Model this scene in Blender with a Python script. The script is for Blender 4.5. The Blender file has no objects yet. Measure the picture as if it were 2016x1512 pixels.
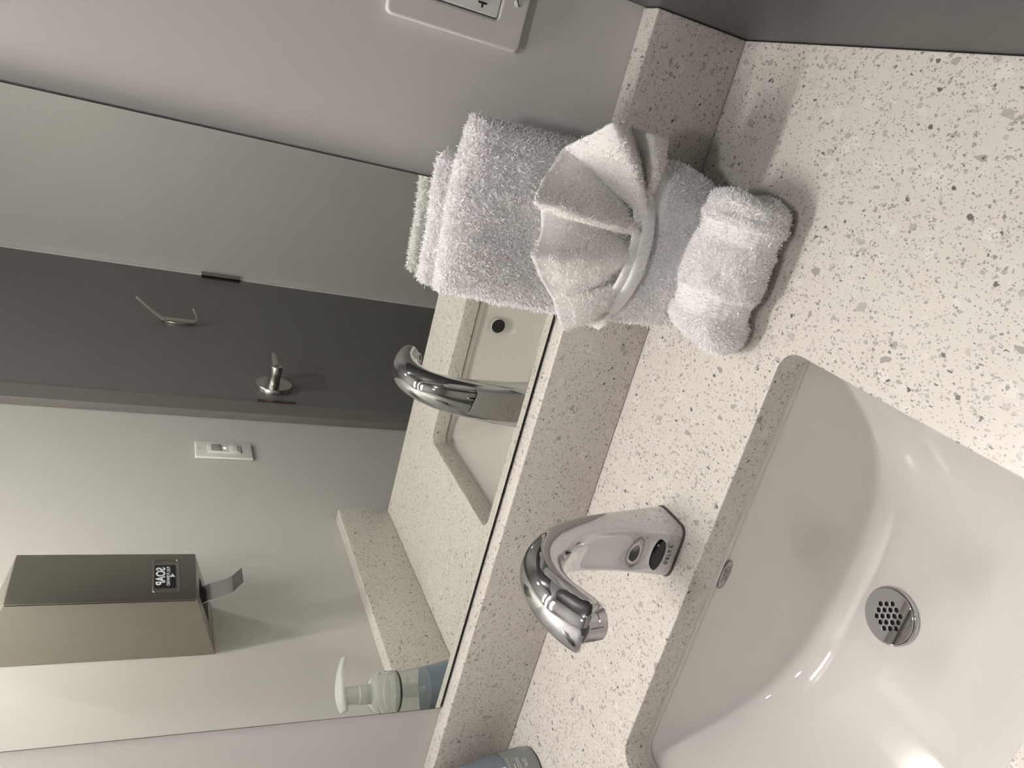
import bpy, bmesh, math, random
import numpy as np
from mathutils import Vector, Matrix, noise

S = bpy.context.scene
COL = S.collection
Z0 = 0.86                       # height of the worktop above the floor; all z below are measured from the worktop
W = 0.9476                      # the vanity alcove is this wide (x from -W to 0)
T = 0.0255                      # thickness of the splashbacks
HS = 0.1016                     # height of the splashbacks
DEP = 0.6277                    # depth of the worktop
CEIL = 1.56
YB = -2.178                     # wall opposite the mirror
XC = -0.4645                    # centre of basin and tap

# ------------------------------------------------------------------ camera
cam = bpy.data.cameras.new('camera'); cam_o = bpy.data.objects.new('camera', cam); COL.objects.link(cam_o)
cam.sensor_width = 36; cam.lens = 1513.776 / 2016 * 36; cam.clip_start = .02
R = Matrix(((0.254658, -0.369194, -0.893782), (0.908764, 0.407342, 0.090666), (0.330601, -0.835325, 0.439243)))
cam_o.matrix_world = Matrix.Translation((-0.110635, -0.675934, 0.482756 + Z0)) @ R.transposed().to_4x4()
S.camera = cam_o

# ------------------------------------------------------------------ world, light levels, exposure
wd = bpy.data.worlds.new('world'); S.world = wd; wd.use_nodes = True
wd.node_tree.nodes['Background'].inputs[0].default_value = (1, .95, .9, 1)
wd.node_tree.nodes['Background'].inputs[1].default_value = .0
VANITY = dict(x=-.58, y=-.125, z=1.10, half=.21, power=31.0, col=(1, .965, .925))
DOWN = [(-.25, -.92, 38.0), (.60, -1.45, 24.0)]
DOWN_COL = (1, .975, .965)
S.view_settings.view_transform = 'Standard'
S.view_settings.look = 'None'
S.view_settings.exposure = 2.15
S.cycles.diffuse_bounces = 5; S.cycles.max_bounces = 12
S.view_settings.gamma = 1.0
S.view_settings.use_curve_mapping = False

# ------------------------------------------------------------------ materials
def mat(name, color=(.8, .8, .8), rough=.5, metal=0, **k):
    m = bpy.data.materials.new(name); m.use_nodes = True
    b = m.node_tree.nodes['Principled BSDF']
    b.inputs['Base Color'].default_value = (*color, 1)
    b.inputs['Roughness'].default_value = rough
    b.inputs['Metallic'].default_value = metal
    for key, v in k.items():
        b.inputs[key.replace('_', ' ')].default_value = v
    return m

def N(m, t, **k):
    n = m.node_tree.nodes.new(t)
    for a, v in k.items(): setattr(n, a, v)
    return n
def L(m, a, b): m.node_tree.links.new(a, b)
def BS(m): return m.node_tree.nodes['Principled BSDF']

def math_n(m, op, a, b=None, clamp=False):
    n = N(m, 'ShaderNodeMath', operation=op, use_clamp=clamp)
    for i, v in enumerate((a, b)):
        if v is None: continue
        if isinstance(v, (int, float)): n.inputs[i].default_value = v
        else: L(m, v, n.inputs[i])
    return n.outputs[0]

def add_bump(m, scale, strength, dist=.0005, detail=2, kind='noise'):
    tc = N(m, 'ShaderNodeTexCoord')
    if kind == 'noise':
        t = N(m, 'ShaderNodeTexNoise'); t.inputs['Scale'].default_value = scale; t.inputs['Detail'].default_value = detail
        out = t.outputs[0]
    else:
        t = N(m, 'ShaderNodeTexVoronoi'); t.inputs['Scale'].default_value = scale; out = t.outputs['Distance']
    L(m, tc.outputs['Object'], t.inputs['Vector'])
    bp = N(m, 'ShaderNodeBump'); bp.inputs['Strength'].default_value = strength; bp.inputs['Distance'].default_value = dist
    L(m, out, bp.inputs['Height']); L(m, bp.outputs[0], BS(m).inputs['Normal'])

def quartz():
    m = mat('quartz', (.8, .78, .74), .32)
    tc = N(m, 'ShaderNodeTexCoord')
    nz = N(m, 'ShaderNodeTexNoise'); nz.inputs['Scale'].default_value = 30; nz.inputs['Detail'].default_value = 3
    L(m, tc.outputs['Object'], nz.inputs['Vector'])
    base = N(m, 'ShaderNodeMix', data_type='RGBA')
    L(m, nz.outputs[0], base.inputs['Factor'])
    base.inputs['A'].default_value = (.585, .548, .498, 1); base.inputs['B'].default_value = (.635, .605, .562, 1)
    cur = base.outputs['Result']
    # angular stone chips: voronoi cells picked at random, at several sizes
    dn = N(m, 'ShaderNodeTexNoise'); dn.inputs['Scale'].default_value = 260; dn.inputs['Detail'].default_value = 2
    L(m, tc.outputs['Object'], dn.inputs['Vector'])
    dv = N(m, 'ShaderNodeVectorMath', operation='SCALE'); L(m, dn.outputs['Color'], dv.inputs[0]); dv.inputs['Scale'].default_value = .0016
    ad = N(m, 'ShaderNodeVectorMath', operation='ADD'); L(m, tc.outputs['Object'], ad.inputs[0]); L(m, dv.outputs[0], ad.inputs[1])
    #        scale, chosen share, colour light, colour dark, edge inset
    for k, (sc, share, c1, c2, ins, op) in enumerate([
            (120, .12, (.71, .68, .64), (.62, .58, .53), .10, .6),
            (300, .11, (.50, .465, .42), (.33, .305, .275), .20, .85),
            (500, .14, (.40, .365, .325), (.185, .168, .15), .20, .9),
            (950, .13, (.365, .34, .30), (.185, .168, .15), .14, .8),
            (170, .030, (.44, .41, .375), (.285, .26, .24), .20, .9),
            (360, .018, (.11, .098, .094), (.07, .065, .06), .24, .9)]):
        mp = N(m, 'ShaderNodeMapping'); mp.inputs['Location'].default_value = (3.1 * k + .37, 1.7 * k, 2.3 * k)
        mp.inputs['Rotation'].default_value = (.5 + k, .3 * k, .7 + k)
        mp.inputs['Scale'].default_value = (1, .72, 1.15)
        L(m, ad.outputs[0], mp.inputs[0])
        v1 = N(m, 'ShaderNodeTexVoronoi', feature='F1'); v1.inputs['Scale'].default_value = sc
        v2 = N(m, 'ShaderNodeTexVoronoi', feature='DISTANCE_TO_EDGE'); v2.inputs['Scale'].default_value = sc
        L(m, mp.outputs[0], v1.inputs['Vector']); L(m, mp.outputs[0], v2.inputs['Vector'])
        sp = N(m, 'ShaderNodeSeparateColor'); L(m, v1.outputs['Color'], sp.inputs[0])
        pick = math_n(m, 'LESS_THAN', sp.outputs[0], share)
        inset = math_n(m, 'MULTIPLY', sp.outputs[2], ins * 1.6)
        d = math_n(m, 'SUBTRACT', v2.outputs['Distance'], inset)
        e = math_n(m, 'MULTIPLY', d, 30, clamp=True)
        f = math_n(m, 'MULTIPLY', math_n(m, 'MULTIPLY', pick, e), op)
        cc = N(m, 'ShaderNodeMix', data_type='RGBA'); L(m, sp.outputs[1], cc.inputs['Factor'])
        cc.inputs['A'].default_value = (*c1, 1); cc.inputs['B'].default_value = (*c2, 1)
        mx = N(m, 'ShaderNodeMix', data_type='RGBA'); L(m, f, mx.inputs['Factor']); L(m, cur, mx.inputs['A']); L(m, cc.outputs['Result'], mx.inputs['B'])
        cur = mx.outputs['Result']
    L(m, cur, BS(m).inputs['Base Color'])
    return m

def paint(name, c):
    m = mat(name, c, .42); add_bump(m, 500, .12, .0004, 3); return m

M = {}
M['quartz'] = quartz()
M['wall'] = paint('white_paint', (.60, .577, .555))
M['grey'] = paint('grey_paint', (.062, .057, .059))
M['doorgrey'] = paint('door_paint', (.165, .155, .155))
M['framegrey'] = paint('frame_paint', (.19, .175, .165))
M['ceil'] = paint('ceiling_paint', (.75, .74, .72))
M['floor'] = mat('floor_tile', (.12, .115, .11), .4)
def tile(m):
    tc = N(m, 'ShaderNodeTexCoord'); b = N(m, 'ShaderNodeTexBrick'); b.offset = 0
    b.inputs['Scale'].default_value = 1; b.inputs['Brick Width'].default_value = .3; b.inputs['Row Height'].default_value = .3
    b.inputs['Mortar Size'].default_value = .003
    b.inputs['Color1'].default_value = (.06, .057, .055, 1); b.inputs['Color2'].default_value = (.05, .048, .046, 1); b.inputs['Mortar'].default_value = (.035, .034, .032, 1)
    L(m, tc.outputs['Object'], b.inputs['Vector']); L(m, b.outputs['Color'], BS(m).inputs['Base Color'])
tile(M['floor'])
M['mirror'] = mat('mirror_silver', (.84, .865, .815), 0, 1)
M['medge'] = mat('mirror_edge', (.02, .028, .026), .15)
M['caulk'] = mat('caulk', (.85, .83, .80), .6)
M['ceramic'] = mat('white_ceramic', (.655, .63, .60), .07, 0, Coat_Weight=.4, Coat_Roughness=.02)
M['chrome'] = mat('chrome', (.57, .57, .585), .035, 1)
M['chromed'] = mat('satin_chrome', (.62, .62, .62), .16, 1)
M['nickel'] = mat('satin_nickel', (.50, .49, .47), .28, 1)
M['steel'] = mat('brushed_steel', (.40, .375, .335), .34, 1)
def brushed(m):
    tc = N(m, 'ShaderNodeTexCoord'); mp = N(m, 'ShaderNodeMapping'); mp.inputs['Scale'].default_value = (900, 900, 14)
    t = N(m, 'ShaderNodeTexNoise'); t.inputs['Scale'].default_value = 1; t.inputs['Detail'].default_value = 2
    L(m, tc.outputs['Object'], mp.inputs[0]); L(m, mp.outputs[0], t.inputs['Vector'])
    bp = N(m, 'ShaderNodeBump'); bp.inputs['Strength'].default_value = .12; bp.inputs['Distance'].default_value = .0003
    L(m, t.outputs[0], bp.inputs['Height']); L(m, bp.outputs[0], BS(m).inputs['Normal'])
    r = N(m, 'ShaderNodeMapRange'); L(m, t.outputs[0], r.inputs[0]); r.inputs['To Min'].default_value = .26; r.inputs['To Max'].default_value = .42
    L(m, r.outputs[0], BS(m).inputs['Roughness'])
brushed(M['steel'])
M['black'] = mat('black_plastic', (.008, .008, .008), .12)
M['dark'] = mat('dark_void', (.012, .011, .010), .7)
M['stickerblack'] = mat('sticker_black', (.012, .012, .018), .4)
M['white_ink'] = mat('white_ink', (.72, .72, .74), .5)
M['engrave'] = mat('engraved_mark', (.27, .26, .255), .45, .6)
M['plate'] = mat('white_plastic_gloss', (.63, .605, .585), .12)
M['plate2'] = mat('white_plastic', (.72, .71, .68), .3)
M['lens'] = mat('sensor_lens', (.30, .31, .30), .3)
M['screw'] = mat('painted_screw', (.66, .65, .63), .25)
M['towel'] = mat('white_terry', (.985, .97, .968), .95, 0, Sheen_Weight=.35, Sheen_Roughness=.6)
M['towelwarm'] = mat('warm_white_terry', (.985, .968, .945), .95, 0, Sheen_Weight=.35, Sheen_Roughness=.6)
def translucent(m):
    tr = N(m, 'ShaderNodeBsdfTranslucent'); tr.inputs[0].default_value = BS(m).inputs['Base Color'].default_value
    mx = N(m, 'ShaderNodeMixShader'); mx.inputs[0].default_value = .24
    L(m, BS(m).outputs[0], mx.inputs[1]); L(m, tr.outputs[0], mx.inputs[2])
    L(m, mx.outputs[0], m.node_tree.nodes['Material Output'].inputs['Surface'])
for k in ('towel', 'towelwarm'): translucent(M[k])
M['tape'] = mat('woven_hem', (.93, .915, .91), .85)
def ribbed(m):
    tc = N(m, 'ShaderNodeTexCoord'); mp = N(m, 'ShaderNodeMapping'); mp.inputs['Rotation'].default_value = (0, math.radians(35), 0)
    w = N(m, 'ShaderNodeTexWave', wave_type='BANDS', bands_direction='X'); w.inputs['Scale'].default_value = 230; w.inputs['Distortion'].default_value = .6
    L(m, tc.outputs['Object'], mp.inputs[0]); L(m, mp.outputs[0], w.inputs['Vector'])
    bp = N(m, 'ShaderNodeBump'); bp.inputs['Strength'].default_value = .7; bp.inputs['Distance'].default_value = .0008
    L(m, w.outputs[0], bp.inputs['Height']); L(m, bp.outputs[0], BS(m).inputs['Normal'])
ribbed(M['tape'])
M['clear'] = mat('clear_plastic', (.86, .89, .87), .12, 0, IOR=1.12, Transmission_Weight=.82)
M['frost'] = mat('frosted_plastic', (.85, .87, .84), .35, 0, IOR=1.2, Transmission_Weight=.6)
M['blue'] = mat('blue_soap', (.055, .125, .22), .12)
def emis(name, col, s):
    m = bpy.data.materials.new(name); m.use_nodes = True; nt = m.node_tree; nt.nodes.clear()
    e = nt.nodes.new('ShaderNodeEmission'); o = nt.nodes.new('ShaderNodeOutputMaterial')
    e.inputs[0].default_value = (*col, 1); e.inputs[1].default_value = s; nt.links.new(e.outputs[0], o.inputs[0]); return m

# ------------------------------------------------------------------ object helpers
def root(name, label, cat, loc, group=None):
    o = bpy.data.objects.new(name, None); COL.objects.link(o)
    o.location = (loc[0], loc[1], loc[2] + Z0); o.empty_display_size = .02
    o['label'] = label; o['category'] = cat
    if group: o['group'] = group
    return o
def tag(o, label, cat, group=None):
    o['label'] = label; o['category'] = cat
    if group: o['group'] = group
    return o
def wloc(o):
    v = Vector((0, 0, 0))
    while o: v += o.location; o = o.parent
    return v
def link(name, me, m, parent=None, smooth=None, loc=None, mw=None):
    """me is in worktop coordinates; places it under parent (or at loc) without moving it"""
    if mw is not None: me.transform(mw)
    base = Vector((loc[0], loc[1], loc[2] + Z0)) if loc else Vector((0, 0, 0))
    off = wloc(parent) if parent else base
    me.transform(Matrix.Translation(Vector((0, 0, Z0)) - off))
    me.materials.clear(); me.materials.append(M[m] if isinstance(m, str) else m)
    if smooth is not None:
        if smooth >= 180:
            me.shade_smooth()
            if me.get('body_faces'):
                fl = np.ones(len(me.polygons), bool); fl[me['body_faces']:] = False; me.polygons.foreach_set('use_smooth', fl)
        else:
            me.shade_smooth(); 
            bm = bmesh.new(); bm.from_mesh(me)
            a = math.radians(smooth)
            for e in bm.edges:
                e.smooth = not (len(e.link_faces) == 2 and e.calc_face_angle(0) > a)
            bm.to_mesh(me); bm.free()
    o = bpy.data.objects.new(name, me); COL.objects.link(o)
    if parent: o.parent = parent
    else: o.location = base
    return o
def lab(o, s): o['label'] = s; return o
def bm_me(bm, name='m'):
    bmesh.ops.recalc_face_normals(bm, faces=bm.faces)
    me = bpy.data.meshes.new(name); bm.to_mesh(me); bm.free(); return me
def box(x0, x1, y0, y1, z0, z1, bev=0, seg=2):
    bm = bmesh.new()
    bmesh.ops.create_cube(bm, size=1, matrix=Matrix.Translation(((x0 + x1) / 2, (y0 + y1) / 2, (z0 + z1) / 2)) @ Matrix.Diagonal((abs(x1 - x0), abs(y1 - y0), abs(z1 - z0), 1)))
    if bev: bmesh.ops.bevel(bm, geom=list(bm.edges), offset=bev, segments=seg, profile=.5, affect='EDGES')
    return bm_me(bm)
def struct(name, me, m):
    o = link(name, me, m); o['kind'] = 'structure'; return o
def py_mesh(v, f, name='m'):
    me = bpy.data.meshes.new(name); me.from_pydata([tuple(map(float, p)) for p in v], [], f); me.update(); return me
def lathe(prof, n=48, mw=None, cap=True):
    """prof: (r,z) list, axis Z"""
    v, f = [], []
    for r, z in prof:
        for k in range(n):
            a = 2 * math.pi * k / n; v.append((r * math.cos(a), r * math.sin(a), z))
    for i in range(len(prof) - 1):
        for k in range(n):
            f.append((i * n + k, i * n + (k + 1) % n, (i + 1) * n + (k + 1) % n, (i + 1) * n + k))
    if cap:
        f.append(tuple(range(n - 1, -1, -1))); f.append(tuple((len(prof) - 1) * n + k for k in range(n)))
    me = py_mesh(v, f)
    if mw is not None: me.transform(mw)
    return me
def outline_mesh(loops, ext, bev=0, mw=None, bres=2):
    """flat plate in XY from closed loops (first outer, others holes), extruded +-ext"""
    cu = bpy.data.curves.new('c', 'CURVE'); cu.dimensions = '2D'; cu.fill_mode = 'BOTH'
    cu.extrude = ext; cu.bevel_depth = bev; cu.bevel_resolution = bres; cu.offset = -bev
    for lp in loops:
        sp = cu.splines.new('POLY'); sp.points.add(len(lp) - 1); sp.use_cyclic_u = True
        for i, p in enumerate(lp): sp.points[i].co = (p[0], p[1], 0, 1)
    o = bpy.data.objects.new('tmp', cu); COL.objects.link(o)
    dg = bpy.context.evaluated_depsgraph_get(); dg.update()
    me = bpy.data.meshes.new_from_object(o.evaluated_get(dg))
    bpy.data.objects.remove(o); bpy.data.curves.remove(cu)
    if mw is not None: me.transform(mw)
    return me
def rrect(x0, x1, y0, y1, r, n=8):
    p = []
    for cx, cy, a0 in ((x1 - r, y1 - r, 0), (x0 + r, y1 - r, 90), (x0 + r, y0 + r, 180), (x1 - r, y0 + r, 270)):
        for k in range(n + 1):
            a = math.radians(a0 + 90 * k / n); p.append((cx + r * math.cos(a), cy + r * math.sin(a)))
    return p
def circ(x, y, r, n=32, ry=None):
    return [(x + r * math.cos(2 * math.pi * k / n), y + (ry or r) * math.sin(2 * math.pi * k / n)) for k in range(n)]
def frame(o, xa, ya):
    xa = Vector(xa).normalized(); ya = Vector(ya).normalized(); za = xa.cross(ya)
    m = Matrix((xa, ya, za)).transposed().to_4x4(); m.translation = Vector(o); return m
def text_mesh(s, size, mw, ext=.0001, spacing=1.0, shear=0, bold=0):
    cu = bpy.data.curves.new('t', 'FONT'); cu.body = s; cu.size = size; cu.extrude = ext
    cu.align_x = 'CENTER'; cu.align_y = 'CENTER'; cu.space_character = spacing; cu.shear = shear; cu.offset = bold
    o = bpy.data.objects.new('tmp', cu); COL.objects.link(o)
    dg = bpy.context.evaluated_depsgraph_get(); dg.update()
    me = bpy.data.meshes.new_from_object(o.evaluated_get(dg))
    bpy.data.objects.remove(o); bpy.data.curves.remove(cu); me.transform(mw); return me
def tube(pts, rad, n=16, up=(0, 0, 1), flat=1.0):
    """round (or flattened) rod through pts"""
    pts = [Vector(p) for p in pts]; v, f = [], []
    rad = rad if isinstance(rad, (list, tuple)) else [rad] * len(pts)
    for i, p in enumerate(pts):
        t = (pts[min(i + 1, len(pts) - 1)] - pts[max(i - 1, 0)]).normalized()
        a = t.cross(Vector(up)).normalized(); b = a.cross(t)
        for k in range(n):
            an = 2 * math.pi * k / n
            v.append(p + a * rad[i] * math.cos(an) + b * rad[i] * flat * math.sin(an))
    for i in range(len(pts) - 1):
        for k in range(n): f.append((i * n + k, i * n + (k + 1) % n, (i + 1) * n + (k + 1) % n, (i + 1) * n + k))
    f.append(tuple(range(n - 1, -1, -1))); f.append(tuple((len(pts) - 1) * n + k for k in range(n)))
    return py_mesh(v, f)
def spline(pts, n):
    """catmull-rom through a numpy array of points"""
    P = np.array(pts, float); m = len(P) - 1; out = []
    for s in np.linspace(0, m, n):
        i = min(int(s), m - 1); t = s - i
        p0 = P[max(i - 1, 0)]; p1 = P[i]; p2 = P[i + 1]; p3 = P[min(i + 2, m)]
        out.append(.5 * (2 * p1 + (p2 - p0) * t + (2 * p0 - 5 * p1 + 4 * p2 - p3) * t * t + (3 * p1 - p0 - 3 * p2 + p3) * t ** 3))
    return np.array(out)

# ------------------------------------------------------------------ room shell
FL = -Z0
struct('wall_back', box(-W - .1, 1.4, 0, .1, FL, CEIL), 'wall')
struct('wall_left', box(-W - .1, -W, YB - .1, 0, FL, CEIL), 'wall')
struct('wall_front', box(-W, 1.4, YB - .1, YB, FL, CEIL), 'wall')
struct('wall_right', box(0, .11, -.80, 0, FL, CEIL), 'grey')
struct('wall_far_right', box(1.4, 1.5, YB - .1, .1, FL, CEIL), 'wall')
struct('floor', box(-W - .1, 1.5, YB - .1, .1, FL - .08, FL), 'floor')
struct('ceiling', box(-W - .1, 1.5, YB - .1, .1, CEIL, CEIL + .08), 'ceil')

# grey door in the left wall, seen in the mirror
dn = bpy.data.objects.new('door_1', None); COL.objects.link(dn); dn.location = (-W, -1.6, 0); dn['kind'] = 'structure'
yl, yh, ztop = -1.118, -2.152, 1.28
link('door_leaf', box(-W + .0005, -W + .0125, yh, yl - .003, FL + .01, ztop, .0008), 'doorgrey', dn)
link('door_frame', box(-W + .0005, -W + .0185, yl, -1.048, FL, ztop + .055, .0012), 'framegrey', dn)
link('door_header', box(-W + .0005, -W + .0185, YB + .002, yl, ztop + .003, ztop + .055, .0012), 'framegrey', dn)
hg = link('hinge', lathe([(.0092, .178), (.0092, .3075)], 20, Matrix.Translation((-W + .020, yh + .004, 0))), 'nickel', dn, 40)
link('hinge_leaf', box(-W + .0126, -W + .0145, yh + .004, yh + .030, .180, .306), 'medge', hg)
link('strike_lip', box(-W + .0186, -W + .0198, -1.131, -1.1185, .117, .209), mat('oxidised_bronze', (.10, .05, .035), .4, .6), dn)
struct('trim_1', box(-W + .0005, -W + .016, YB + .001, yh - .003, FL, CEIL - .001), 'caulk')

# door lever
lv = root('door_lever', 'round satin metal rose with lever handle, on the grey door', 'door handle', (-W + .0126, -1.222, .16))
mwx = Matrix.Translation((-W + .0126, -1.222, .160)) @ Matrix.Rotation(math.pi / 2, 4, 'Y')
link('rose', lathe([(.0465, 0), (.0465, .0105), (.0445, .0130), (.014, .0135)], 48, mwx), 'nickel', lv, 40)
link('spindle_neck', lathe([(.0140, .012), (.0140, .040), (.0155, .041), (.0155, .060), (.0140, .062)], 32, mwx), 'nickel', lv, 40)
link('lever_arm', tube([(-W + .064, -1.222, .16), (-W + .066, -1.25, .16), (-W + .066, -1.285, .159), (-W + .063, -1.310, .158)], [.0140, .0135, .013, .012], 20, flat=.75), 'nickel', lv, 60)

# coat hook on the door
hk = root('coat_hook', 'thin metal double coat hook screwed to the grey door', 'hook', (-W + .009, -1.632, .385))
def strap(path, w, th):
    v, f = [], []
    P = spline(path, 40)
    for i, p in enumerate(P):
        t = P[min(i + 1, 39)] - P[max(i - 1, 0)]; t /= np.linalg.norm(t); nn = np.array([-t[2], 0, t[0]])
        wi = w[0] + (w[1] - w[0]) * i / 39 if isinstance(w, tuple) else w
        for s, q in ((-1, -1), (1, -1), (1, 1), (-1, 1)): v.append(p + np.array([0, s * wi / 2, 0]) + nn * q * th / 2)
    for i in range(39):
        for k in range(4): f.append((4 * i + k, 4 * i + (k + 1) % 4, 4 * i + 4 + (k + 1) % 4, 4 * i + 4 + k))
    f += [(3, 2, 1, 0), (156, 157, 158, 159)]
    return py_mesh(v, f)
xb = -W + .0205
M['hookm'] = mat('hook_metal', (.52, .49, .44), .32, 1)
link('mounting_pad', outline_mesh([circ(0, 0, .016, 32, .040)], .0025, .0006, frame((-W + .0158, -1.632, .385), (0, 1, 0), (0, 0, 1))), 'hookm', hk, 40)
link('hook_plate', strap([(xb, -1.632, .345), (xb + .0003, -1.632, .385), (xb, -1.632, .426)], .026, .004), 'hookm', hk, 30)
link('upper_prong', strap([(xb, -1.632, .422), (xb + .010, -1.632, .440), (xb + .032, -1.632, .470), (xb + .056, -1.632, .500)], (.024, .010), .004), 'hookm', hk, 30)
link('lower_prong', strap([(xb, -1.632, .349), (xb + .003, -1.632, .341), (xb + .014, -1.632, .337), (xb + .030, -1.632, .344), (xb + .042, -1.632, .350)], (.024, .010), .004), 'hookm', hk, 30)

# wall switch with motion sensor, left wall
sw = root('light_switch', 'white motion sensor wall switch with small blue light, beside the grey door', 'light switch', (-W, -.886, .2975))
link('wall_plate', box(-W + .0003, -W + .0065, -.921, -.851, .2395, .3555, .0025, 3), 'plate2', sw, 40)
link('switch_body', box(-W + .006, -W + .0095, -.9025, -.8695, .2645, .331, .0012), 'plate2', sw, 40)
link('sensor_window', box(-W + .0093, -W + .0112, -.900, -.872, .304, .3245, .0008), 'lens', sw, 40)
link('button', box(-W + .0093, -W + .0112, -.901, -.871, .270, .286, .0008), 'plate2', sw, 40)
M['led'] = emis('led', (.72, .84, 1), 5)
link('indicator_light', lathe([(.0022, 0), (.0016, .0012)], 16, Matrix.Translation((-W + .0093, -.886, .2965)) @ Matrix.Rotation(math.pi / 2, 4, 'Y')), 'led', sw, 40)
for z in (.2475, .3475):
    link('screw', lathe([(.003, 0), (.0025, .001)], 16, Matrix.Translation((-W + .0064, -.886, z)) @ Matrix.Rotation(math.pi / 2, 4, 'Y')), 'screw', sw, 40)

# ------------------------------------------------------------------ vanity top, splashbacks
CX0, CX1, CY0, CY1, CR = -.6915, -.2375, -.4955, -.2118, .018
TH = .0265
g = .0006
top = tag(link('countertop', outline_mesh([[(-W + g, -g), (-W + g, -DEP), (-g, -DEP), (-g, -g)], rrect(CX0, CX1, CY0, CY1, CR, 10)[::-1]],
     TH / 2 - .0012, .0012, Matrix.Translation((0, 0, -TH / 2)), 2), 'quartz', None, 40, (XC, -.3, -TH)),
     'speckled off white quartz vanity top around the basin', 'countertop')
link('front_apron', box(-W + g, -g, -DEP + .001, -DEP + .021, -.15, -TH - .0003, .0012), 'quartz', top, 40)
tag(link('backsplash', box(-W + T + g, -g, -T, -.0005, .0003, HS, .0016, 3), 'quartz', None, 40, (XC, -T / 2, 0)),
    'speckled quartz backsplash strip below the mirror', 'backsplash')
tag(link('side_splash', box(-W + .0005, -W + T, -DEP + .001, -.0005, .0003, HS, .0016, 3), 'quartz', None, 40, (-W + T / 2, -.3, 0)),
    'speckled quartz splash strip along the left wall, seen in the mirror', 'side splash')

# mirror
mr = root('wall_mirror', 'large frameless wall mirror above the backsplash', 'mirror', (-.5, -.001, .105))
link('mirror_edge', box(-.8178, -.1873, -.0058, -.0004, .1046, .985), 'medge', mr)
link('mirror_glass', box(-.8172, -.1879, -.0062, -.00585, .1056, .9844), 'mirror', mr)
link('edge_trim', box(-.8190, -.8181, -.0050, -.0004, .1046, .985), 'nickel', mr)
link('edge_shadow_strip', box(-.8200, -.8192, -.0046, -.0004, .1046, .985), 'medge', mr)
link('backing_strip', box(-.8192, -.1863, -.0030, -.0004, .1024, .1045), 'medge', mr)

# ------------------------------------------------------------------ basin
def basin():
    nu, nv = 140, 120; v, f = [], []
    hw, hb, yc, zt = .2365, .1500, -.3540, -TH - .0026
    def col(u, off):
        a = abs(u); D = (.192 + zt) * max(0, 1 - a ** 3.4) ; D = max(D, .0005)
        pts = []
        for j in range(nv + 1):
            th = math.pi * j / nv
            c, s = math.cos(th), math.sin(th)
            n = 9 - 3.0 * a ** 4
            yy = math.copysign(abs(c) ** (2 / n), c); zz = abs(s) ** (2 / n)
            dfr = zz
            b = hb * (1 - .085 * dfr) + off
            pts.append((XC + u * (hw + off), yc + yy * b, zt - (D + off) * zz - (.004 * zz * (1 - abs(yy)))))
        return pts
    us = [math.sin(math.pi / 2 * t) for t in np.linspace(-1, 1, nu + 1)]
    n1 = nv + 1
    for off in (0, .009):
        for u in us: v += col(u, off)
    tot = (nu + 1) * n1
    for i in range(nu):
        for j in range(nv):
            a = i * n1 + j; f.append((a, a + 1, a + n1 + 1, a + n1)); b = a + tot; f.append((b, b + n1, b + n1 + 1, b + 1))
    # rim flange joining inner and outer shells
    for j0 in (0, nv):
        for i in range(nu):
            a = i * n1 + j0; q = (a, a + n1, a + n1 + tot, a + tot); f.append(q if j0 == 0 else q[::-1])
    for i0 in (0, nu):
        for j in range(nv):
            a = i0 * n1 + j; q = (a, a + 1, a + 1 + tot, a + tot); f.append(q[::-1] if i0 == 0 else q)
    me = py_mesh(v, f)
    bm = bmesh.new(); bm.from_mesh(me); bmesh.ops.remove_doubles(bm, verts=bm.verts, dist=1e-6)
    return bm_me(bm)
sk = root('undermount_sink', 'glossy white rectangular undermount basin below the tap', 'sink', (XC, -.354, -.2))
link('basin', basin(), 'ceramic', sk, 60)
lo, li = rrect(CX0 - .024, CX1 + .024, CY0 - .026, CY1 + .024, .03), rrect(CX0 - .0045, CX1 + .0045, CY0 - .004, CY1 + .004, .018)
link('rim_flange', outline_mesh([lo, li[::-1]], .0035, .0005, Matrix.Translation((0, 0, -TH - .0066))), 'ceramic', sk, 40)
link('silicone_joint', outline_mesh([rrect(CX0 - .012, CX1 + .012, CY0 - .012, CY1 + .012, .022), rrect(CX0 - .0035, CX1 + .0035, CY0 - .0035, CY1 + .0035, .018)[::-1]], .0010, 0, Matrix.Translation((0, 0, -TH - .0014))), mat('silicone', (.16, .155, .14), .5), sk, 40)
# overflow hole in the front wall of the basin
mwy = Matrix.Translation((XC, -.4935, -.070)) @ Matrix.Rotation(-math.pi / 2, 4, 'X')
link('overflow_hole', lathe([(.0135, -.003), (.0135, .0000), (.0128, .0006), (.0118, -.001), (.0118, -.003)], 36, mwy), 'ceramic', sk, 40)
link('overflow_opening', lathe([(.0121, -.003), (.0121, .0001)], 36, mwy), 'dark', sk)
# oval maker's badge on the rear wall
bmw = frame((-.4712, -.2062, -.0445), (1, 0, 0), (0, -.07, 1))
link('maker_badge', outline_mesh([circ(0, 0, .0165, 48, .0062), circ(0, 0, .0150, 48, .0050)[::-1]], .0002, 0, bmw), 'engrave', sk)
link('badge_face', outline_mesh([circ(0, 0, .0152, 48, .0052)], .00008, 0, bmw), mat('badge_grey', (.42, .40, .40), .3), sk)
link('badge_lettering', text_mesh('American', .0052, bmw @ Matrix.Translation((-.0005, .0016, .0003)), .0001, .95, .35), 'engrave', sk)
link('badge_lettering', text_mesh('Standard', .0048, bmw @ Matrix.Translation((.0010, -.0022, .0003)), .0001, .95, .35), 'engrave', sk)

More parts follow.
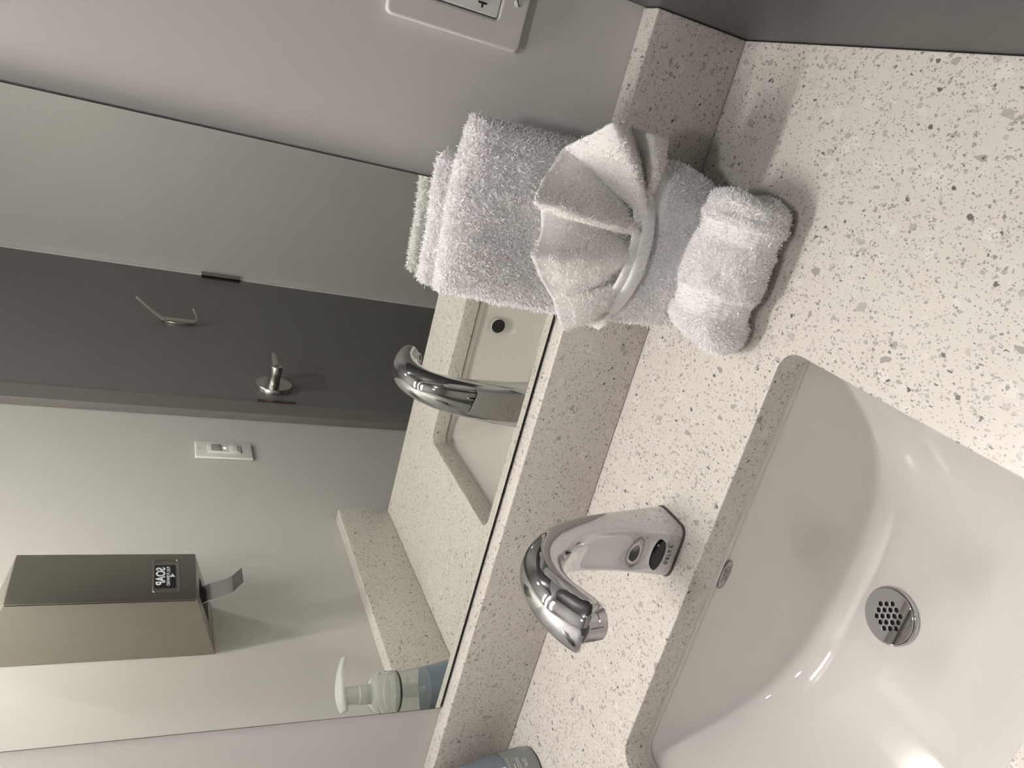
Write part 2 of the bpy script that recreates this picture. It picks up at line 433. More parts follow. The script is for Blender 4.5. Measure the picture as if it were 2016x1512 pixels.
# drain strainer
DZ = -.1925
dc = (XC - .0025, -.2815); q_ = .765
dr = root('drain_strainer', 'round chrome drain strainer with nineteen holes in the basin floor', 'drain', (*dc, DZ))
ang = math.radians(8); holes = []
for r_, n_ in ((-2, 3), (-1, 4), (0, 5), (1, 4), (2, 3)):
    for k in range(n_):
        hx, hy = (k - (n_ - 1) / 2) * .0086 * q_, r_ * .0086 * q_ * .866
        holes.append((hx * math.cos(ang) - hy * math.sin(ang), hx * math.sin(ang) + hy * math.cos(ang)))
link('strainer_plate', outline_mesh([circ(0, 0, .0345 * q_, 72)] + [circ(a, b, .0030 * q_, 20)[::-1] for a, b in holes], .0010, .0004, Matrix.Translation((*dc, DZ + .0034)), 2), 'chrome', dr, 40)
link('flange_ring', lathe([(r__ * q_, z__) for r__, z__ in ((.0372, -.002), (.0372, .0012), (.0364, .0026), (.0350, .0030), (.0344, .0018), (.0344, -.002))], 72, Matrix.Translation((*dc, DZ))), 'chrome', dr, 50)
link('drain_opening', lathe([(.033 * q_, -.0015), (.033 * q_, .0015)], 48, Matrix.Translation((*dc, DZ))), 'dark', dr)

# ------------------------------------------------------------------ tap
fc = root('touchless_faucet', 'curved chrome touchless faucet standing behind the basin', 'faucet', (XC, -.158, 0))
ST = [  # y, z, tangent angle from vertical (deg), depth half, width half, exponent
    (-.1590, .0012, 0, .0246, .0288, 5.5),
    (-.1590, .010, 0, .0243, .0286, 5.0),
    (-.1597, .040, 2, .0222, .0276, 3.6),
    (-.1620, .075, 6, .0205, .0262, 2.8),
    (-.1675, .108, 16, .0195, .0242, 2.4),
    (-.1790, .136, 34, .0188, .0222, 2.2),
    (-.1985, .1560, 58, .0182, .0208, 2.1),
    (-.2210, .1645, 82, .0180, .0208, 2.1),
    (-.2430, .1645, 101, .0178, .0220, 2.1),
    (-.2615, .1585, 117, .0174, .0232, 2.15),
    (-.2745, .1525, 128, .0160, .0232, 2.2),
    (-.2780, .1500, 131, .0142, .0212, 2.2)]
def faucet():
    A = spline([(a, b, math.radians(c), d, e, x) for a, b, c, d, e, x in ST], 90)
    v, f, n = [], [], 72
    for y, z, an, d, w, ex in A:
        nrm = np.array([0, -math.cos(an), -math.sin(an)])       # in-plane, towards the inside of the bend (front)
        for k in range(n):
            t = 2 * math.pi * k / n; c, s = math.cos(t), math.sin(t)
            px = math.copysign(abs(c) ** (2 / ex), c) * w; pd = math.copysign(abs(s) ** (2 / ex), s) * d
            if s > 0:   # shallow scoop down the front face
                sc = max(0, min(1, (z - .036) / .024)) * max(0, min(1, (.150 - z) / .05)) if an < 1.2 else 0
                pd -= .0062 * sc * sc * (3 - 2 * sc) * (1 - (px / w) ** 2) ** 1.5
            v.append(np.array([XC, y, z]) + np.array([px, 0, 0]) + nrm * pd)
    m = len(A)
    for i in range(m - 1):
        for k in range(n): f.append((i * n + k, i * n + (k + 1) % n, (i + 1) * n + (k + 1) % n, (i + 1) * n + k))
    f.append(tuple(range(n - 1, -1, -1))); f.append(tuple((m - 1) * n + k for k in range(n)))
    me = py_mesh(v, f); bm = bmesh.new(); bm.from_mesh(me); return bm_me(bm)
link('spout_body', faucet(), 'chrome', fc, 50)
link('base_gasket', outline_mesh([[(XC + math.copysign(abs(math.cos(t)) ** .364, math.cos(t)) * .0297, -.1590 + math.copysign(abs(math.sin(t)) ** .364, math.sin(t)) * .0255) for t in np.linspace(0, 2 * math.pi, 72, endpoint=False)]], .0008, 0, Matrix.Translation((0, 0, .0010))), mat('gasket', (.10, .085, .065), .6), fc)
aer = Matrix.Translation((XC, -.2700, .1525)) @ Matrix.Rotation(math.radians(180 + 8), 4, 'X')
link('aerator', lathe([(.0160, -.006), (.0160, .003), (.0154, .0034), (.0154, .0042), (.0160, .0046), (.0160, .0125), (.0150, .0135), (.0125, .0135), (.0125, .0105)], 48, aer), 'chrome', fc, 40)
# sensor window low on the front face
smw = frame((XC, -.1832, .0235), (1, 0, 0), (0, .045, 1))
link('sensor_window', outline_mesh([circ(0, 0, .0165, 40, .0060)], .0011, .0005, smw), 'black', fc, 40)
link('brand_lettering', text_mesh('DELTA', .0058, frame((XC, -.1836, .0105), (1, 0, 0), (0, .02, 1)), .0001, 1.35), 'engrave', fc)

# ------------------------------------------------------------------ terry cloth
def tufts(me, dens, ln, wid, seed, mask=None, lay=(0, 0, 0), layk=.5):
    """grow a dense pile of short looped yarns from every face of me and return one mesh"""
    rng = np.random.default_rng(seed)
    me.calc_loop_triangles(); nt = len(me.loop_triangles)
    V = np.empty(len(me.vertices) * 3); me.vertices.foreach_get('co', V); V = V.reshape(-1, 3)
    I = np.empty(nt * 3, int); me.loop_triangles.foreach_get('vertices', I); I = I.reshape(-1, 3)
    a, b, c = V[I[:, 0]], V[I[:, 1]], V[I[:, 2]]
    nn = np.cross(b - a, c - a); ar = np.linalg.norm(nn, axis=1) / 2; ok = ar > 1e-12
    a, b, c, nn, ar = a[ok], b[ok], c[ok], nn[ok], ar[ok]; nn = nn / (2 * ar[:, None])
    cnt = rng.poisson(ar * dens); idx = np.repeat(np.arange(len(ar)), cnt); n = len(idx)
    r1, r2 = np.sqrt(rng.random(n)), rng.random(n)
    P = a[idx] * (1 - r1)[:, None] + b[idx] * (r1 * (1 - r2))[:, None] + c[idx] * (r1 * r2)[:, None]
    Nn = nn[idx]
    if mask is not None:
        k = rng.random(n) < mask(P); P, Nn = P[k], Nn[k]; n = len(P)
    # clumped lean: neighbouring yarns lean alike
    q = P * 260
    lean = np.stack([np.sin(q[:, 0] + 1.3 * np.sin(q[:, 2] * .7) + 2 * np.sin(q[:, 1] * .5)), np.sin(q[:, 1] * 1.1 + 1.7 * np.sin(q[:, 0] * .8)), np.sin(q[:, 2] * .9 + 1.9 * np.sin(q[:, 0] * .6 + q[:, 1]))], 1)
    D = Nn * .50 + lean * .42 + rng.normal(size=(n, 3)) * .42 + np.array(lay) * layk
    D /= np.linalg.norm(D, axis=1)[:, None]
    D = np.where((np.sum(D * Nn, 1) < .15)[:, None], Nn, D)
    Sd = np.cross(D, Nn + rng.normal(size=(n, 3)) * .35); Sd /= np.linalg.norm(Sd, axis=1)[:, None]
    l = ln * (.6 + .8 * rng.random(n))[:, None]; w = wid * (.7 + .6 * rng.random(n))[:, None]
    bend = Sd * 0 + rng.normal(size=(n, 3)) * .35
    sg = np.sign((np.cross(Sd, D) * Nn).sum(1))[:, None]; Sd = Sd * np.where(sg == 0, 1, sg)
    P0 = P - Nn * .0003; P1 = P + D * l * .55; P2 = P + (D + bend) * l
    vv = np.concatenate([P0 - Sd * w * .5, P0 + Sd * w * .5, P1 - Sd * w * .55, P1 + Sd * w * .55, P2 - Sd * w * .3, P2 + Sd * w * .3])
    base = len(V); k = np.arange(n)
    q1 = np.stack([k, k + n, k + 3 * n, k + 2 * n], 1) + base
    q2 = np.stack([k + 2 * n, k + 3 * n, k + 5 * n, k + 4 * n], 1) + base
    polys = [list(p.vertices) for p in me.polygons]
    AV = np.concatenate([V, vv])
    out = bpy.data.meshes.new('pile')
    li = np.concatenate([np.array([i for p in polys for i in p]), q1.ravel(), q2.ravel()]).astype(np.int32)
    ls = np.concatenate([np.cumsum([0] + [len(p) for p in polys[:-1]]), sum(len(p) for p in polys) + 4 * np.arange(2 * n)]).astype(np.int32)
    out.vertices.add(len(AV)); out.vertices.foreach_set('co', AV.ravel())
    out.loops.add(len(li)); out.loops.foreach_set('vertex_index', li)
    out.polygons.add(len(ls)); out.polygons.foreach_set('loop_start', ls)
    out.update(calc_edges=True)
    out['body_faces'] = len(polys)
    bpy.data.meshes.remove(me)
    return out
def wob(p, s, a, sd=0):
    return a * noise.noise(Vector((p[0] * s + sd, p[1] * s + 3.1, p[2] * s + 7.7)))
def pillow(x0, x1, z0f, z1f, yf, hf, hb, nx=70, nz=90, pw=7, sd=0, amp=.0015, xf=None, hfun=None):
    """closed cushion standing in the XZ plane: yf(u,v) mid surface, hf/hb half thickness to front/back"""
    v, f = [], []
    def gfun(s): return max(0, 1 - abs(s) ** pw) ** (1 / 2.2)
    P = [math.sin(math.pi / 2 * t) for t in np.linspace(-1, 1, nx + 1)]
    Q = [math.sin(math.pi / 2 * t) for t in np.linspace(-1, 1, nz + 1)]
    for side in (-1, 1):
        for u in P:
            for w in Q:
                xa = x0 + (x1 - x0) * (u + 1) / 2
                if xf: xa += xf(u, w)
                z0, z1 = z0f(u), z1f(u); z = z0 + (z1 - z0) * (w + 1) / 2
                h = (hf if side < 0 else hb) * gfun(u) * gfun(w)
                if hfun and side < 0: h *= hfun(u, w)
                y = yf(u, w) + side * h
                p = [xa, y, z]
                d = wob(p, 28, amp, sd) + wob(p, 80, amp * .4, sd + 5)
                p[1] += d * (gfun(u) * gfun(w)) ; p[0] += wob((z, u, sd), 25, amp * .8); p[2] += wob((xa, w, sd), 25, amp * .8)
                v.append(p)
    m = (nx + 1) * (nz + 1)
    for i in range(nx):
        for j in range(nz):
            a = i * (nz + 1) + j; f.append((a, a + nz + 1, a + nz + 2, a + 1)); b = a + m; f.append((b, b + 1, b + nz + 2, b + nz + 1))
    me = py_mesh(v, f); bm = bmesh.new(); bm.from_mesh(me); bmesh.ops.remove_doubles(bm, verts=bm.verts, dist=1e-5)
    return bm_me(bm)

DEN = 1.5e6
# folded hand towel standing against the wall
tw = root('hand_towel', 'white terry hand towel folded upright against the mirror, fan cloth tucked in its pocket', 'towel', (-.2, -.07, 0))
panel = pillow(-.2760, -.1270, lambda u: .006, lambda u: .2555 + .002 * math.sin(2.5 * u + .6) - .002 * u * u, lambda u, w: -.0505 + .006 * (w + 1) / 2 - .001 * u * u, .0165, .0165, 80, 110, 9, 1, .0022,
               xf=lambda u, w: (.004 * max(0, -w) ** 2) * -u + (-.0035 * (1 - w * w) if u < 0 else 0) * abs(u))
link('folded_panel', tufts(panel, DEN, .0025, .0008, 1, None, (0, 0, -1), .25), 'towel', tw, 180)
rear = pillow(-.2770, -.1640, lambda u: .114, lambda u: .2640 + .003 * math.sin(2 * u), lambda u, w: -.0250, .0095, .0080, 60, 70, 8, 2, .0015)
link('rear_fold', tufts(rear, DEN, .0027, .0008, 2), 'towel', tw, 180)
def pz0(u): return .005 + .058 * max(0, u) ** 7 + .020 * max(0, -u) ** 8
def pz1(u): return .099 + .010 * abs(u) ** 4 - .002 * (1 - u * u) + (.010 * max(0, u) ** 3)
def pyf(u, w): return -.074
def phf(u, w): return .78 + .44 * (1 - ((w + .5) / 1.5) ** 2) * (1 - u * u) - .04 * max(0, w)
pocket = pillow(-.2700, -.1225, pz0, pz1, pyf, .029, .004, 90, 80, 5, 3, .0018, hfun=phf)
def pfront(x, z):
    u = (x + .19625) / .07375; z0, z1 = pz0(u), pz1(u); w = 2 * (z - z0) / (z1 - z0) - 1
    gf = lambda s: max(0, 1 - abs(s) ** 5) ** (1 / 2.2)
    return pyf(u, w) - .029 * gf(u) * gf(w) * phf(u, w)
pk = link('turned_up_pocket', tufts(pocket, DEN, .0023, .0008, 3, lambda P: np.where((P[:, 2] > .081) & (P[:, 1] < -.080), .10, 1.0)), 'towel', tw, 180)
def tape(x0, x1, zlo, zhi, yc, nx=70, nw=12):
    v, f = [], []
    for side in (0, 1):
        for i in range(nx + 1):
            x = x0 + (x1 - x0) * i / nx; u = 2 * i / nx - 1
            for j in range(nw + 1):
                s = j / nw; z = zlo(x) + (zhi(x) - zlo(x)) * s
                y = yc + .018 * abs(u) ** 2.6 - (.0018 * (1 - (2 * s - 1) ** 4) if side == 0 else -.0016)
                v.append((x, y, z))
    m = (nx + 1) * (nw + 1)
    for i in range(nx):
        for j in range(nw):
            a = i * (nw + 1) + j; f.append((a, a + nw + 1, a + nw + 2, a + 1)); b = a + m; f.append((b, b + 1, b + nw + 2, b + nw + 1))
        for j in (0, nw):
            a = i * (nw + 1) + j; f.append((a, a + nw + 1, a + nw + 1 + m, a + m))
    for i in (0, nx):
        for j in range(nw):
            a = i * (nw + 1) + j; f.append((a, a + 1, a + 1 + m, a + m))
    me = py_mesh(v, f); bm = bmesh.new(); bm.from_mesh(me); return bm_me(bm)
uf = lambda x: (x + .2075) / .055
link('hem_tape', tape(-.2650, -.1480, lambda x: .0860 + .005 * uf(x) ** 2, lambda x: .0985 + .006 * uf(x) ** 2, -.1065), 'tape', tw, 60)
link('hem_tape', tape(-.2630, -.1500, lambda x: .0965 + .006 * uf(x) ** 2, lambda x: .1060 + .0065 * uf(x) ** 2, -.1040), 'tape', tw, 60)

# washcloth folded into a fan and tucked into the pocket
FO = [(-0.1028,-0.1000,0.0988),(-0.1028,-0.1120,0.1239),(-0.1024,-0.0980,0.1356),(-0.1029,-0.1200,0.1665),(-0.1180,-0.1080,0.1774),(-0.1325,-0.0850,0.1838),(-0.1538,-0.0920,0.1958),(-0.1762,-0.1180,0.2139),(-0.1848,-0.0850,0.1908),(-0.2009,-0.0950,0.1895),(-0.2191,-0.1180,0.2043),(-0.2405,-0.1000,0.1817),(-0.2631,-0.0880,0.1575),(-0.2673,-0.0980,0.1573),(-0.2823,-0.1000,0.1452),(-0.2813,-0.0880,0.1224),(-0.2816,-0.0950,0.1029)]
FI = [(-0.1520,-0.0980,0.0985),(-0.1542,-0.1000,0.1006),(-0.1579,-0.1000,0.1013),(-0.1605,-0.1060,0.1057),(-0.1654,-0.1020,0.1034),(-0.1723,-0.0920,0.0968),(-0.1770,-0.0980,0.1003),(-0.1828,-0.1060,0.1052),(-0.1889,-0.0940,0.0972),(-0.1952,-0.0980,0.0995),(-0.2059,-0.1040,0.1035),(-0.2186,-0.0970,0.0979),(-0.2313,-0.0940,0.0964),(-0.2376,-0.0990,0.1009),(-0.2481,-0.0970,0.1015),(-0.2541,-0.0930,0.1004),(-0.2600,-0.0940,0.1022)]
FY = [-.084, -.096, -.072, -.112, -.094, -.066, -.076, -.114, -.068, -.078, -.113, -.088, -.068, -.092, -.096, -.074, -.086]
GY = [-.096, -.098, -.084, -.106, -.101, -.080, -.092, -.106, -.080, -.090, -.105, -.094, -.080, -.098, -.094, -.082, -.090]
FO = [(x, y2, z + (y - y2) * .50) for (x, y, z), y2 in zip(FO, FY)]
FI = [(x, y2, z + (y - y2) * .65 + .002) for (x, y, z), y2 in zip(FI, GY)]
def fan():
    nu, nv = 300, 70
    def creased(P):     # crisp folds: half way between a smooth curve and straight pleats
        P = np.array(P); q = np.linspace(0, len(P) - 1, nu + 1)
        return .35 * spline(P, nu + 1) + .65 * np.stack([np.interp(q, np.arange(len(P)), P[:, k]) for k in range(3)], 1)
    O, I = creased(FO), creased(FI)
    # tucked end, hidden inside the pocket
    C = I.mean(0)
    G = np.zeros((nu + 1, nv + 1, 3))
    for j in range(nv + 1):
        t = j / nv * 1.16 - .16
        for i in range(nu + 1):
            if t < 0:
                p = I[i] + np.array([(C[0] - I[i][0]) * .35 * (-t / .16), .010 * (-t / .16), -.018 * (-t / .16)])
            else:
                p = I[i] * (1 - t) + O[i] * t
                p = p + np.array([0, -.010 * math.sin(math.pi * min(1, t * 1.05)) * .6, 0])
            d = wob(p, 35, .0030 * max(0, t), 4) + wob(p, 120, .0010, 9)
            p = p + np.array([.3 * d, d, .3 * d])
            G[i, j] = p
    du = np.gradient(G, axis=0); dv = np.gradient(G, axis=1)
    nn = np.cross(du, dv); nn /= np.linalg.norm(nn, axis=2)[..., None] + 1e-12
    # woven dobby border near the free edge
    ii, jj = np.meshgrid(np.arange(nu + 1), np.arange(nv + 1), indexing='ij'); tt = jj / nv
    arc = np.concatenate([[0], np.cumsum(np.linalg.norm(np.diff(O, axis=0), axis=1))])[:, None]
    b = np.where(tt > .80, np.sin(arc * 2 * math.pi / .0045 + 0 * tt) * np.sin(tt * 70), 0) * .0004
    th = .0021 + b; th = th * np.clip((1 - tt) / .03, .45, 1) + np.where(tt > .965, .0005, 0)
    A = G + nn * th[..., None]; B = G - nn * th[..., None]
    v = list(A.reshape(-1, 3)) + list(B.reshape(-1, 3)); f = []; m = (nu + 1) * (nv + 1); n1 = nv + 1
    for i in range(nu):
        for j in range(nv):
            a = i * n1 + j; f.append((a, a + n1, a + n1 + 1, a + 1)); q = a + m; f.append((q, q + 1, q + n1 + 1, q + n1))
        for j in (0, nv):
            a = i * n1 + j; f.append((a, a + n1, a + n1 + m, a + m))
    for i in (0, nu):
        for j in range(nv):
            a = i * n1 + j; f.append((a, a + 1, a + 1 + m, a + m))
    me = py_mesh(v, f); bm = bmesh.new(); bm.from_mesh(me)
    me = bm_me(bm); return me, G
fme, FG = fan()
FED = FG[:, -8:, :].reshape(-1, 3)[::3]
def fanmask(P):
    out = np.empty(len(P))
    for s in range(0, len(P), 4000):
        q = P[s:s + 4000]; d = np.min(((q[:, None, :] - FED[None, :, :]) ** 2).sum(2), 1) ** .5
        out[s:s + 4000] = np.clip((d - .003) / .006, .10, .8)
    return out
tag(link('fan_washcloth', tufts(fme, 1.2e6, .0015, .00065, 5, fanmask), 'towelwarm', None, 180, (-.2, -.1, .09)),
    'off white washcloth folded into a fan, tucked into the upright towel', 'washcloth')

# rolled washcloth lying in front
def roll():
    xr_, xl_ = -.1310, -.2600; nu, nv = 130, 110; v, f = [], []
    for i in range(nu + 1):
        t = i / nu; s = 2 * t - 1
        x = xr_ + (xl_ - xr_) * (.5 + .5 * math.sin(math.pi / 2 * s)) if 0 else xr_ + (xl_ - xr_) * t
        # end rounding
        eR = max(0, 1 - (t / .06)) ; eL = max(0, (t - .84) / .16)
        k = math.sqrt(max(0, 1 - eR ** 2.5 * .55)) * max(0, 1 - eL ** 2.6 * .80) ** .5
        rad = .0352 * k
        if x > -.1475: rad -= .0022
        yc = -.1475 + .004 * t; 
        for j in range(nv):
            a = 2 * math.pi * j / nv
            spir = .0010 * ((a / (2 * math.pi)) - .5)
            r = rad + spir
            y, z = math.cos(a) * r * 1.04, math.sin(a) * r * .95
            p = [x, yc + y, .0325 + z]
            # woven diamond borders around the roll
            for bc, bwid in ((-.163, .008), (-.2235, .010)):
                d = max(0, 1 - (abs(x - bc) / bwid) ** 6)
                if d > 0: 
                    bm_ = math.sin((x * 2 * math.pi / .0055) + j * 2 * math.pi * 44 / nv) * math.sin((x * 2 * math.pi / .0055) - j * 2 * math.pi * 44 / nv)
                    sc = 1 + (-.0009 + .0009 * bm_) * d / r
                    p[1] = yc + y * sc; p[2] = .0325 + z * sc
            dd = wob(p, 30, .0035, 11) + wob(p, 90, .0009, 12)
            p[1] += dd * math.cos(a); p[2] += dd * math.sin(a)
            p[2] = max(p[2], .0016)
            p[0] += (.006 * math.sin(a + .6)) * (eL ** .5 if eL > 0 else 0) - .003 * math.cos(a * 2) * (eR if eR > 0 else 0)
            v.append(p)
    for i in range(nu):
        for j in range(nv): f.append((i * nv + j, i * nv + (j + 1) % nv, (i + 1) * nv + (j + 1) % nv, (i + 1) * nv + j))
    # spiral end caps: concentric rings stepping inwards
    for e, i0, dr_ in ((0, 0, 1), (1, nu, -1)):
        prev = i0 * nv; c = np.mean(v[i0 * nv:(i0 + 1) * nv], axis=0)
        for q in range(1, 9):
            s = 1 - q / 9.0; st = len(v)
            for j in range(nv):
                p = np.array(v[i0 * nv + j]); ph = (j / nv + q * .5)
                pp = c + (p - c) * s; pp[0] += dr_ * (.0016 * (math.cos(math.pi * (q + j / nv)) - 1) * (1 if e == 0 else 1)) + (.004 * (1 - s) if e else 0) * dr_
                v.append(pp)
            for j in range(nv):
                a, b = prev + j, prev + (j + 1) % nv; c1, d1 = st + (j + 1) % nv, st + j
                f.append((b, a, d1, c1) if e == 0 else (a, b, c1, d1))
            prev = st
        f.append(tuple(prev + j for j in range(nv)))
    me = py_mesh(v, f); bm = bmesh.new(); bm.from_mesh(me); return bm_me(bm)
def rollmask(P):
    k = np.ones(len(P))
    for bc, bw in ((-.163, .0085), (-.2235, .0105)): k = np.where(np.abs(P[:, 0] - bc) < bw, .10, k)
    return k
rl = tag(link('rolled_washcloth', tufts(roll(), DEN, .0021, .00075, 7, rollmask), 'towel', None, 180, (-.195, -.143, 0)),
    'white terry washcloth rolled up, lying before the upright towel', 'washcloth')

# ------------------------------------------------------------------ outlet
ot = root('wall_outlet', 'white electrical outlet with glossy plate, on the wall right of the mirror', 'outlet', (-.034, 0, .2715))
omw = frame((-.0345, -.0036, .2715), (1, 0, 0), (0, 0, 1))
link('cover_plate', outline_mesh([rrect(-.0355, .0340, -.0595, .0595, .0055), rrect(-.0145, .0192, -.0340, .0340, .0022)[::-1]], .0010, .0024, omw, 5), 'plate', ot, 60)
link('outlet_body', outline_mesh([rrect(-.0139, .0186, -.0334, .0334, .002)], .0012, .0006, Matrix.Translation((0, -.0012, 0)) @ omw, 3), 'plate2', ot, 40)
link('outlet_gap', outline_mesh([rrect(-.0150, .0197, -.0345, .0345, .002)], .0004, 0, frame((-.0345, -.0016, .2715), (1, 0, 0), (0, 0, 1))), 'dark', ot)
for s in (-1, 1):
    zc = .2715 + s * .0175
    zs = zc - (.0005 if s < 0 else 0)
    def slot(x0, x1, z0, z1): return link('slot', box(x0, x1, -.00735, -.0071, z0, z1), 'dark', ot)
    slot(-.0413, -.0397, zs - .0035, zs + .0040); slot(-.0441, -.0413, zs - .0008, zs + .0008)
    slot(-.0262, -.0246, zs - .0032, zs + .0032)
    link('ground_slot', outline_mesh([rrect(-.0024, .0024, -.0027, .0022, .0020)], .0001, 0, frame((-.0323, -.0073, zs - .0105), (1, 0, 0), (0, 0, 1))), 'dark', ot)
for z in (.2232, .3198):
    s_ = link('screw', lathe([(.0032, 0), (.0030, .0007), (.0022, .0010)], 24, frame((-.0322, -.0068, z), (1, 0, 0), (0, 0, 1))), 'screw', ot, 40)
    mm = frame((-.0322, -.00785, z), (math.cos(.55), 0, math.sin(.55)), (-math.sin(.55), 0, math.cos(.55)))
    link('screw_slot', outline_mesh([rrect(-.003, .003, -.0004, .0004, .0002, 2)], .0001, 0, mm), 'dark', s_)

# ------------------------------------------------------------------ soap dispenser on the left wall
sd = root('soap_dispenser', 'tall stainless steel soap dispenser on the left wall, seen in the mirror', 'soap dispenser', (-W, -.322, .342))
y0, y1 = -.3765, -.2690; xw, xf_ = -W + .0006, -.8476
def wedge():
    prof = [(xw, .342), (xf_, .3775), (xf_, .606), (xw, .636)]
    v = [(x, y0, z) for x, z in prof] + [(x, y1, z) for x, z in prof]
    f = [(0, 3, 2, 1), (4, 5, 6, 7), (1, 2, 6, 5), (2, 3, 7, 6), (3, 0, 4, 7), (0, 1, 5, 4)]
    me = py_mesh(v, f); bm = bmesh.new(); bm.from_mesh(me)
    bmesh.ops.bevel(bm, geom=list(bm.edges), offset=.0012, segments=3, profile=.5, affect='EDGES'); return bm_me(bm)
link('housing', wedge(), 'steel', sd, 30)
link('edge_seam', box(xf_ - .0022, xf_ - .0010, y1 - .0002, y1 + .0003, .379, .604), 'dark', sd)
fmw = frame((xf_ + .0002, -.3245, .4170), (0, 1, 0), (0, 0, 1))
link('sight_window', outline_mesh([rrect(-.0400, .0385, -.0185, .0175, .004), rrect(-.0355, .0345, -.0150, .0150, .003)[::-1]], .0002, .0006, fmw), 'steel', sd, 60)
stk = link('soap_label', outline_mesh([rrect(-.0235, .0285, -.0125, .0150, .0012)], .0003, 0, fmw), 'stickerblack', sd)
tf = lambda dy, dz: fmw @ Matrix.Translation((dy, dz, .0005))
link('label_lettering', text_mesh('SOAP', .0165, tf(.0025, .0068), .0001, 1.0, 0, .0004), 'white_ink', stk)
link('label_lettering', text_mesh('PULL FORWARD', .0062, tf(.0025, -.0030), .0001, .95), 'white_ink', stk)
link('label_arrow', outline_mesh([[(-.0030, -.0085), (.0055, -.0125 + .0085), (.0055, -.0125)]][0:1] and [[(-.0030, -.0082), (.0045, -.0118), (.0045, -.0046)]], .0001, 0, fmw @ Matrix.Translation((0, 0, .0005))), 'white_ink', stk)
link('spout_slot', py_mesh([(-.915, -.344, .3528), (-.866, -.344, .3700), (-.866, -.302, .3700), (-.915, -.302, .3528)], [(0, 1, 2, 3)]), 'dark', sd)
# push lever under the dispenser
def lever():
    path = [(-.885, .372), (-.876, .357), (-.868, .336), (-.862, .3255), (-.846, .3135)]
    v, f = [], []
    for i, (x, z) in enumerate(path):
        hwid = .0185 if i < 4 else .017
        for yy, dx in ((-.3200 - hwid, -.0009), (-.3200 + hwid, -.0009), (-.3200 + hwid, .0009), (-.3200 - hwid, .0009)): v.append((x + dx, yy, z))
    n = len(path)
    for i in range(n - 1):
        for k in range(4): f.append((4 * i + k, 4 * i + (k + 1) % 4, 4 * i + 4 + (k + 1) % 4, 4 * i + 4 + k))
    f += [(3, 2, 1, 0), (4 * n - 4, 4 * n - 3, 4 * n - 2, 4 * n - 1)]
    me = py_mesh(v, f); bm = bmesh.new(); bm.from_mesh(me); return bm_me(bm)
link('push_lever', lever(), 'chromed', sd, 20)

# ------------------------------------------------------------------ foaming soap bottle
BX, BY = -.8690, -.0900
bt = root('foaming_soap_bottle', 'blue foaming soap pump bottle on the countertop, beside the left wall', 'soap bottle', (BX, BY, 0))
bw = Matrix.Translation((BX, BY, 0))
out_p = [(.037, .0008), (.0415, .003), (.0425, .008), (.0400, .030), (.0360, .055), (.0310, .080), (.0280, .100), (.0262, .120), (.0252, .133)]
link('bottle_body', lathe(out_p, 64, bw), 'clear', bt, 50)
link('liquid_soap', lathe([(r - .0016, z + (.003 if i == 0 else 0)) for i, (r, z) in enumerate(out_p[:-3]) if z > .0] + [(.0280, .0900)], 64, bw), 'blue', bt, 50)
link('printed_band', lathe([(.0418, .0025), (.0428, .008), (.0416, .0185), (.0403, .030), (.0382, .0435)], 64, bw, False), mat('grey_print', (.24, .255, .25), .22), bt, 50)
cp = link('cap_collar', lathe([(.0255, .131), (.0274, .1325), (.0276, .138), (.0267, .139), (.0275, .140), (.0275, .145), (.0264, .146), (.0268, .147), (.0262, .154), (.0225, .1630), (.0170, .167), (.0130, .168)], 64, bw), 'clear', bt, 50)
link('collar_seam', lathe([(.0266, .1298), (.0275, .1310), (.0275, .1320), (.0258, .1324)], 64, bw, False), 'medge', bt, 50)
link('pump_stem', lathe([(.0125, .164), (.0125, .182), (.0112, .183), (.0112, .202)], 40, bw), 'frost', bt, 50)
link('dip_tube', lathe([(.0035, .02), (.0035, .10), (.008, .102), (.008, .128)], 24, bw), 'frost', bt, 50)
def head():
    P = spline([(.0225, 0, .201), (.010, 0, .2035), (-.010, 0, .2045), (-.030, 0, .203), (-.046, 0, .198)], 20)
    pts = [(BX + p[0] * -.55, BY + p[0] * .83 - .004, p[2]) for p in P]
    return tube(pts, [.0095 + .0045 * math.sin(math.pi * min(1, i / 13)) if i < 13 else .0095 - .0035 * (i - 13) / 6 for i in range(20)], 24, flat=.5)
link('pump_head', head(), 'frost', bt, 60)
# lettering on the side that faces the camera
va = math.atan2(-.675934 - BY, -.1106 - BX)
def on_bottle(me, z, da):
    """wrap flat artwork (which is upside down on this bottle) round the wall"""
    a = va + da; zs = lambda q: np.interp(q, [p[1] for p in out_p], [p[0] for p in out_p]) + .0009
    for vt in me.vertices:
        zz = z - vt.co.y; rr = zs(zz) + vt.co.z; aa = a - vt.co.x / rr
        vt.co = (BX + rr * math.cos(aa), BY + rr * math.sin(aa), zz)
    return me
ID = Matrix.Identity(4)
link('printed_lettering', on_bottle(text_mesh('po', .0135, ID, .00005, 1.0, 0, .0003), .0475, .40), 'white_ink', bt)
link('printed_lettering', on_bottle(text_mesh('FL', .0060, ID, .00005), .0200, .50), 'white_ink', bt)
link('printed_mark', on_bottle(outline_mesh([circ(0, 0, .0024, 24), circ(0, 0, .0018, 24)[::-1]], .00005), .0200, .66), 'white_ink', bt)
rr_ = random.Random(3)
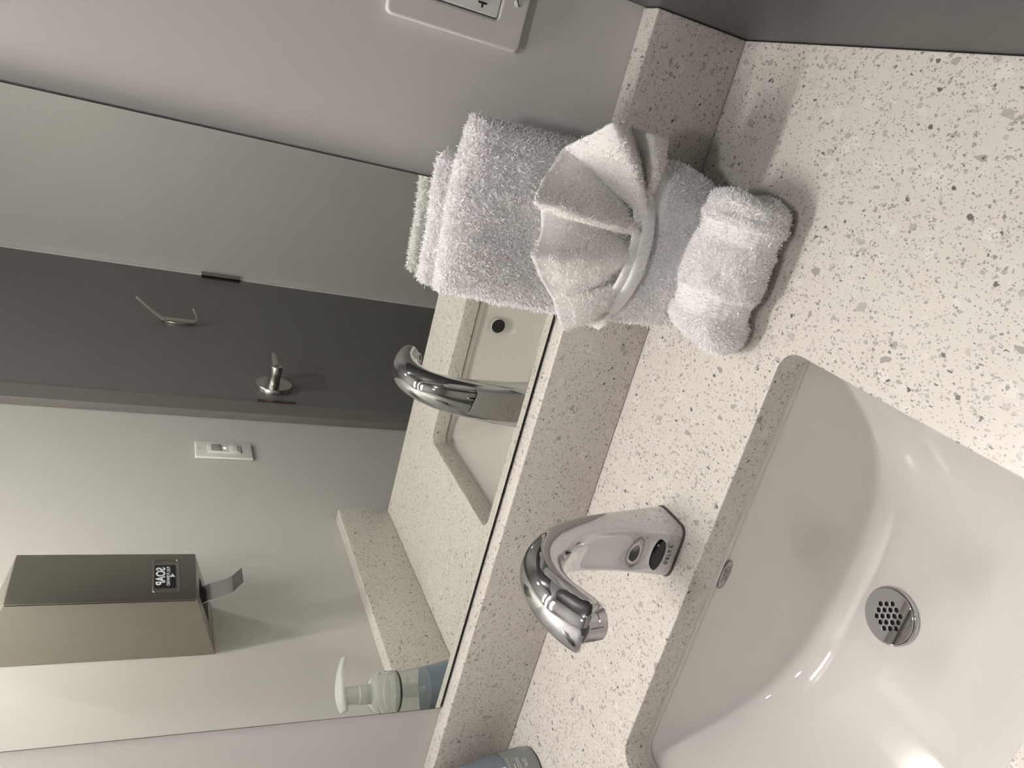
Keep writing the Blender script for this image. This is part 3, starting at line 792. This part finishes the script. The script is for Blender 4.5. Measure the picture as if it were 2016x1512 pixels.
for zl, a0, n_, hgt in ((.0405, .88, 9, .0006), (.0340, .60, 6, .0013), (.0300, .80, 9, .0009), (.0275, .82, 9, .0007)):
    bm = bmesh.new(); x = 0
    for k in range(n_):
        wd_ = rr_.uniform(.0012, .0030); q = 4
        for t in range(q):
            xs = (x + wd_ * t / q, x + wd_ * (t + 1) / q)
            bm.faces.new([bm.verts.new(c) for c in ((xs[0], -hgt / 2, 0), (xs[1], -hgt / 2, 0), (xs[1], hgt / 2, 0), (xs[0], hgt / 2, 0))])
        x += wd_ + .0006
    link('small_print', on_bottle(bm_me(bm), zl, a0), 'white_ink', bt)

# ------------------------------------------------------------------ lamps
V_ = VANITY
vl = root('vanity_light', 'slim linear vanity light on the wall above the mirror', 'light fixture', (V_['x'], -.001, V_['z']))
link('backplate', box(V_['x'] - .06, V_['x'] + .06, -.02, -.0006, V_['z'] - .05, V_['z'] + .05, .003), 'nickel', vl, 40)
link('support_arm', box(V_['x'] - .012, V_['x'] + .012, V_['y'], -.02, V_['z'] - .008, V_['z'] + .012, .002), 'nickel', vl, 40)
link('lamp_housing', box(V_['x'] - V_['half'] - .01, V_['x'] + V_['half'] + .01, V_['y'] - .022, V_['y'] + .022, V_['z'] + .0105, V_['z'] + .022, .002), 'nickel', vl, 40)
M['tube'] = emis('vanity_diffuser', V_['col'], V_['power'])
link('diffuser', box(V_['x'] - V_['half'], V_['x'] + V_['half'], V_['y'] - .018, V_['y'] + .018, V_['z'] - .018, V_['z'] + .010, .004), 'tube', vl, 40)
for i, (x, y, p) in enumerate(DOWN):
    rr = root('ceiling_downlight', ['round recessed ceiling light above the vanity', 'round recessed ceiling light over the far side of the room'][i], 'ceiling light', (x, y, CEIL - .004), )
    link('trim_ring', lathe([(.085, .0035), (.085, .0), (.068, -.003), (.064, .001), (.064, .0035)], 48, Matrix.Translation((x, y, CEIL - .0045))), 'plate2', rr, 40)
    link('lens', lathe([(.063, 0), (.063, .002)], 48, Matrix.Translation((x, y, CEIL - .0040))), emis('downlight_lens', DOWN_COL, p), rr)
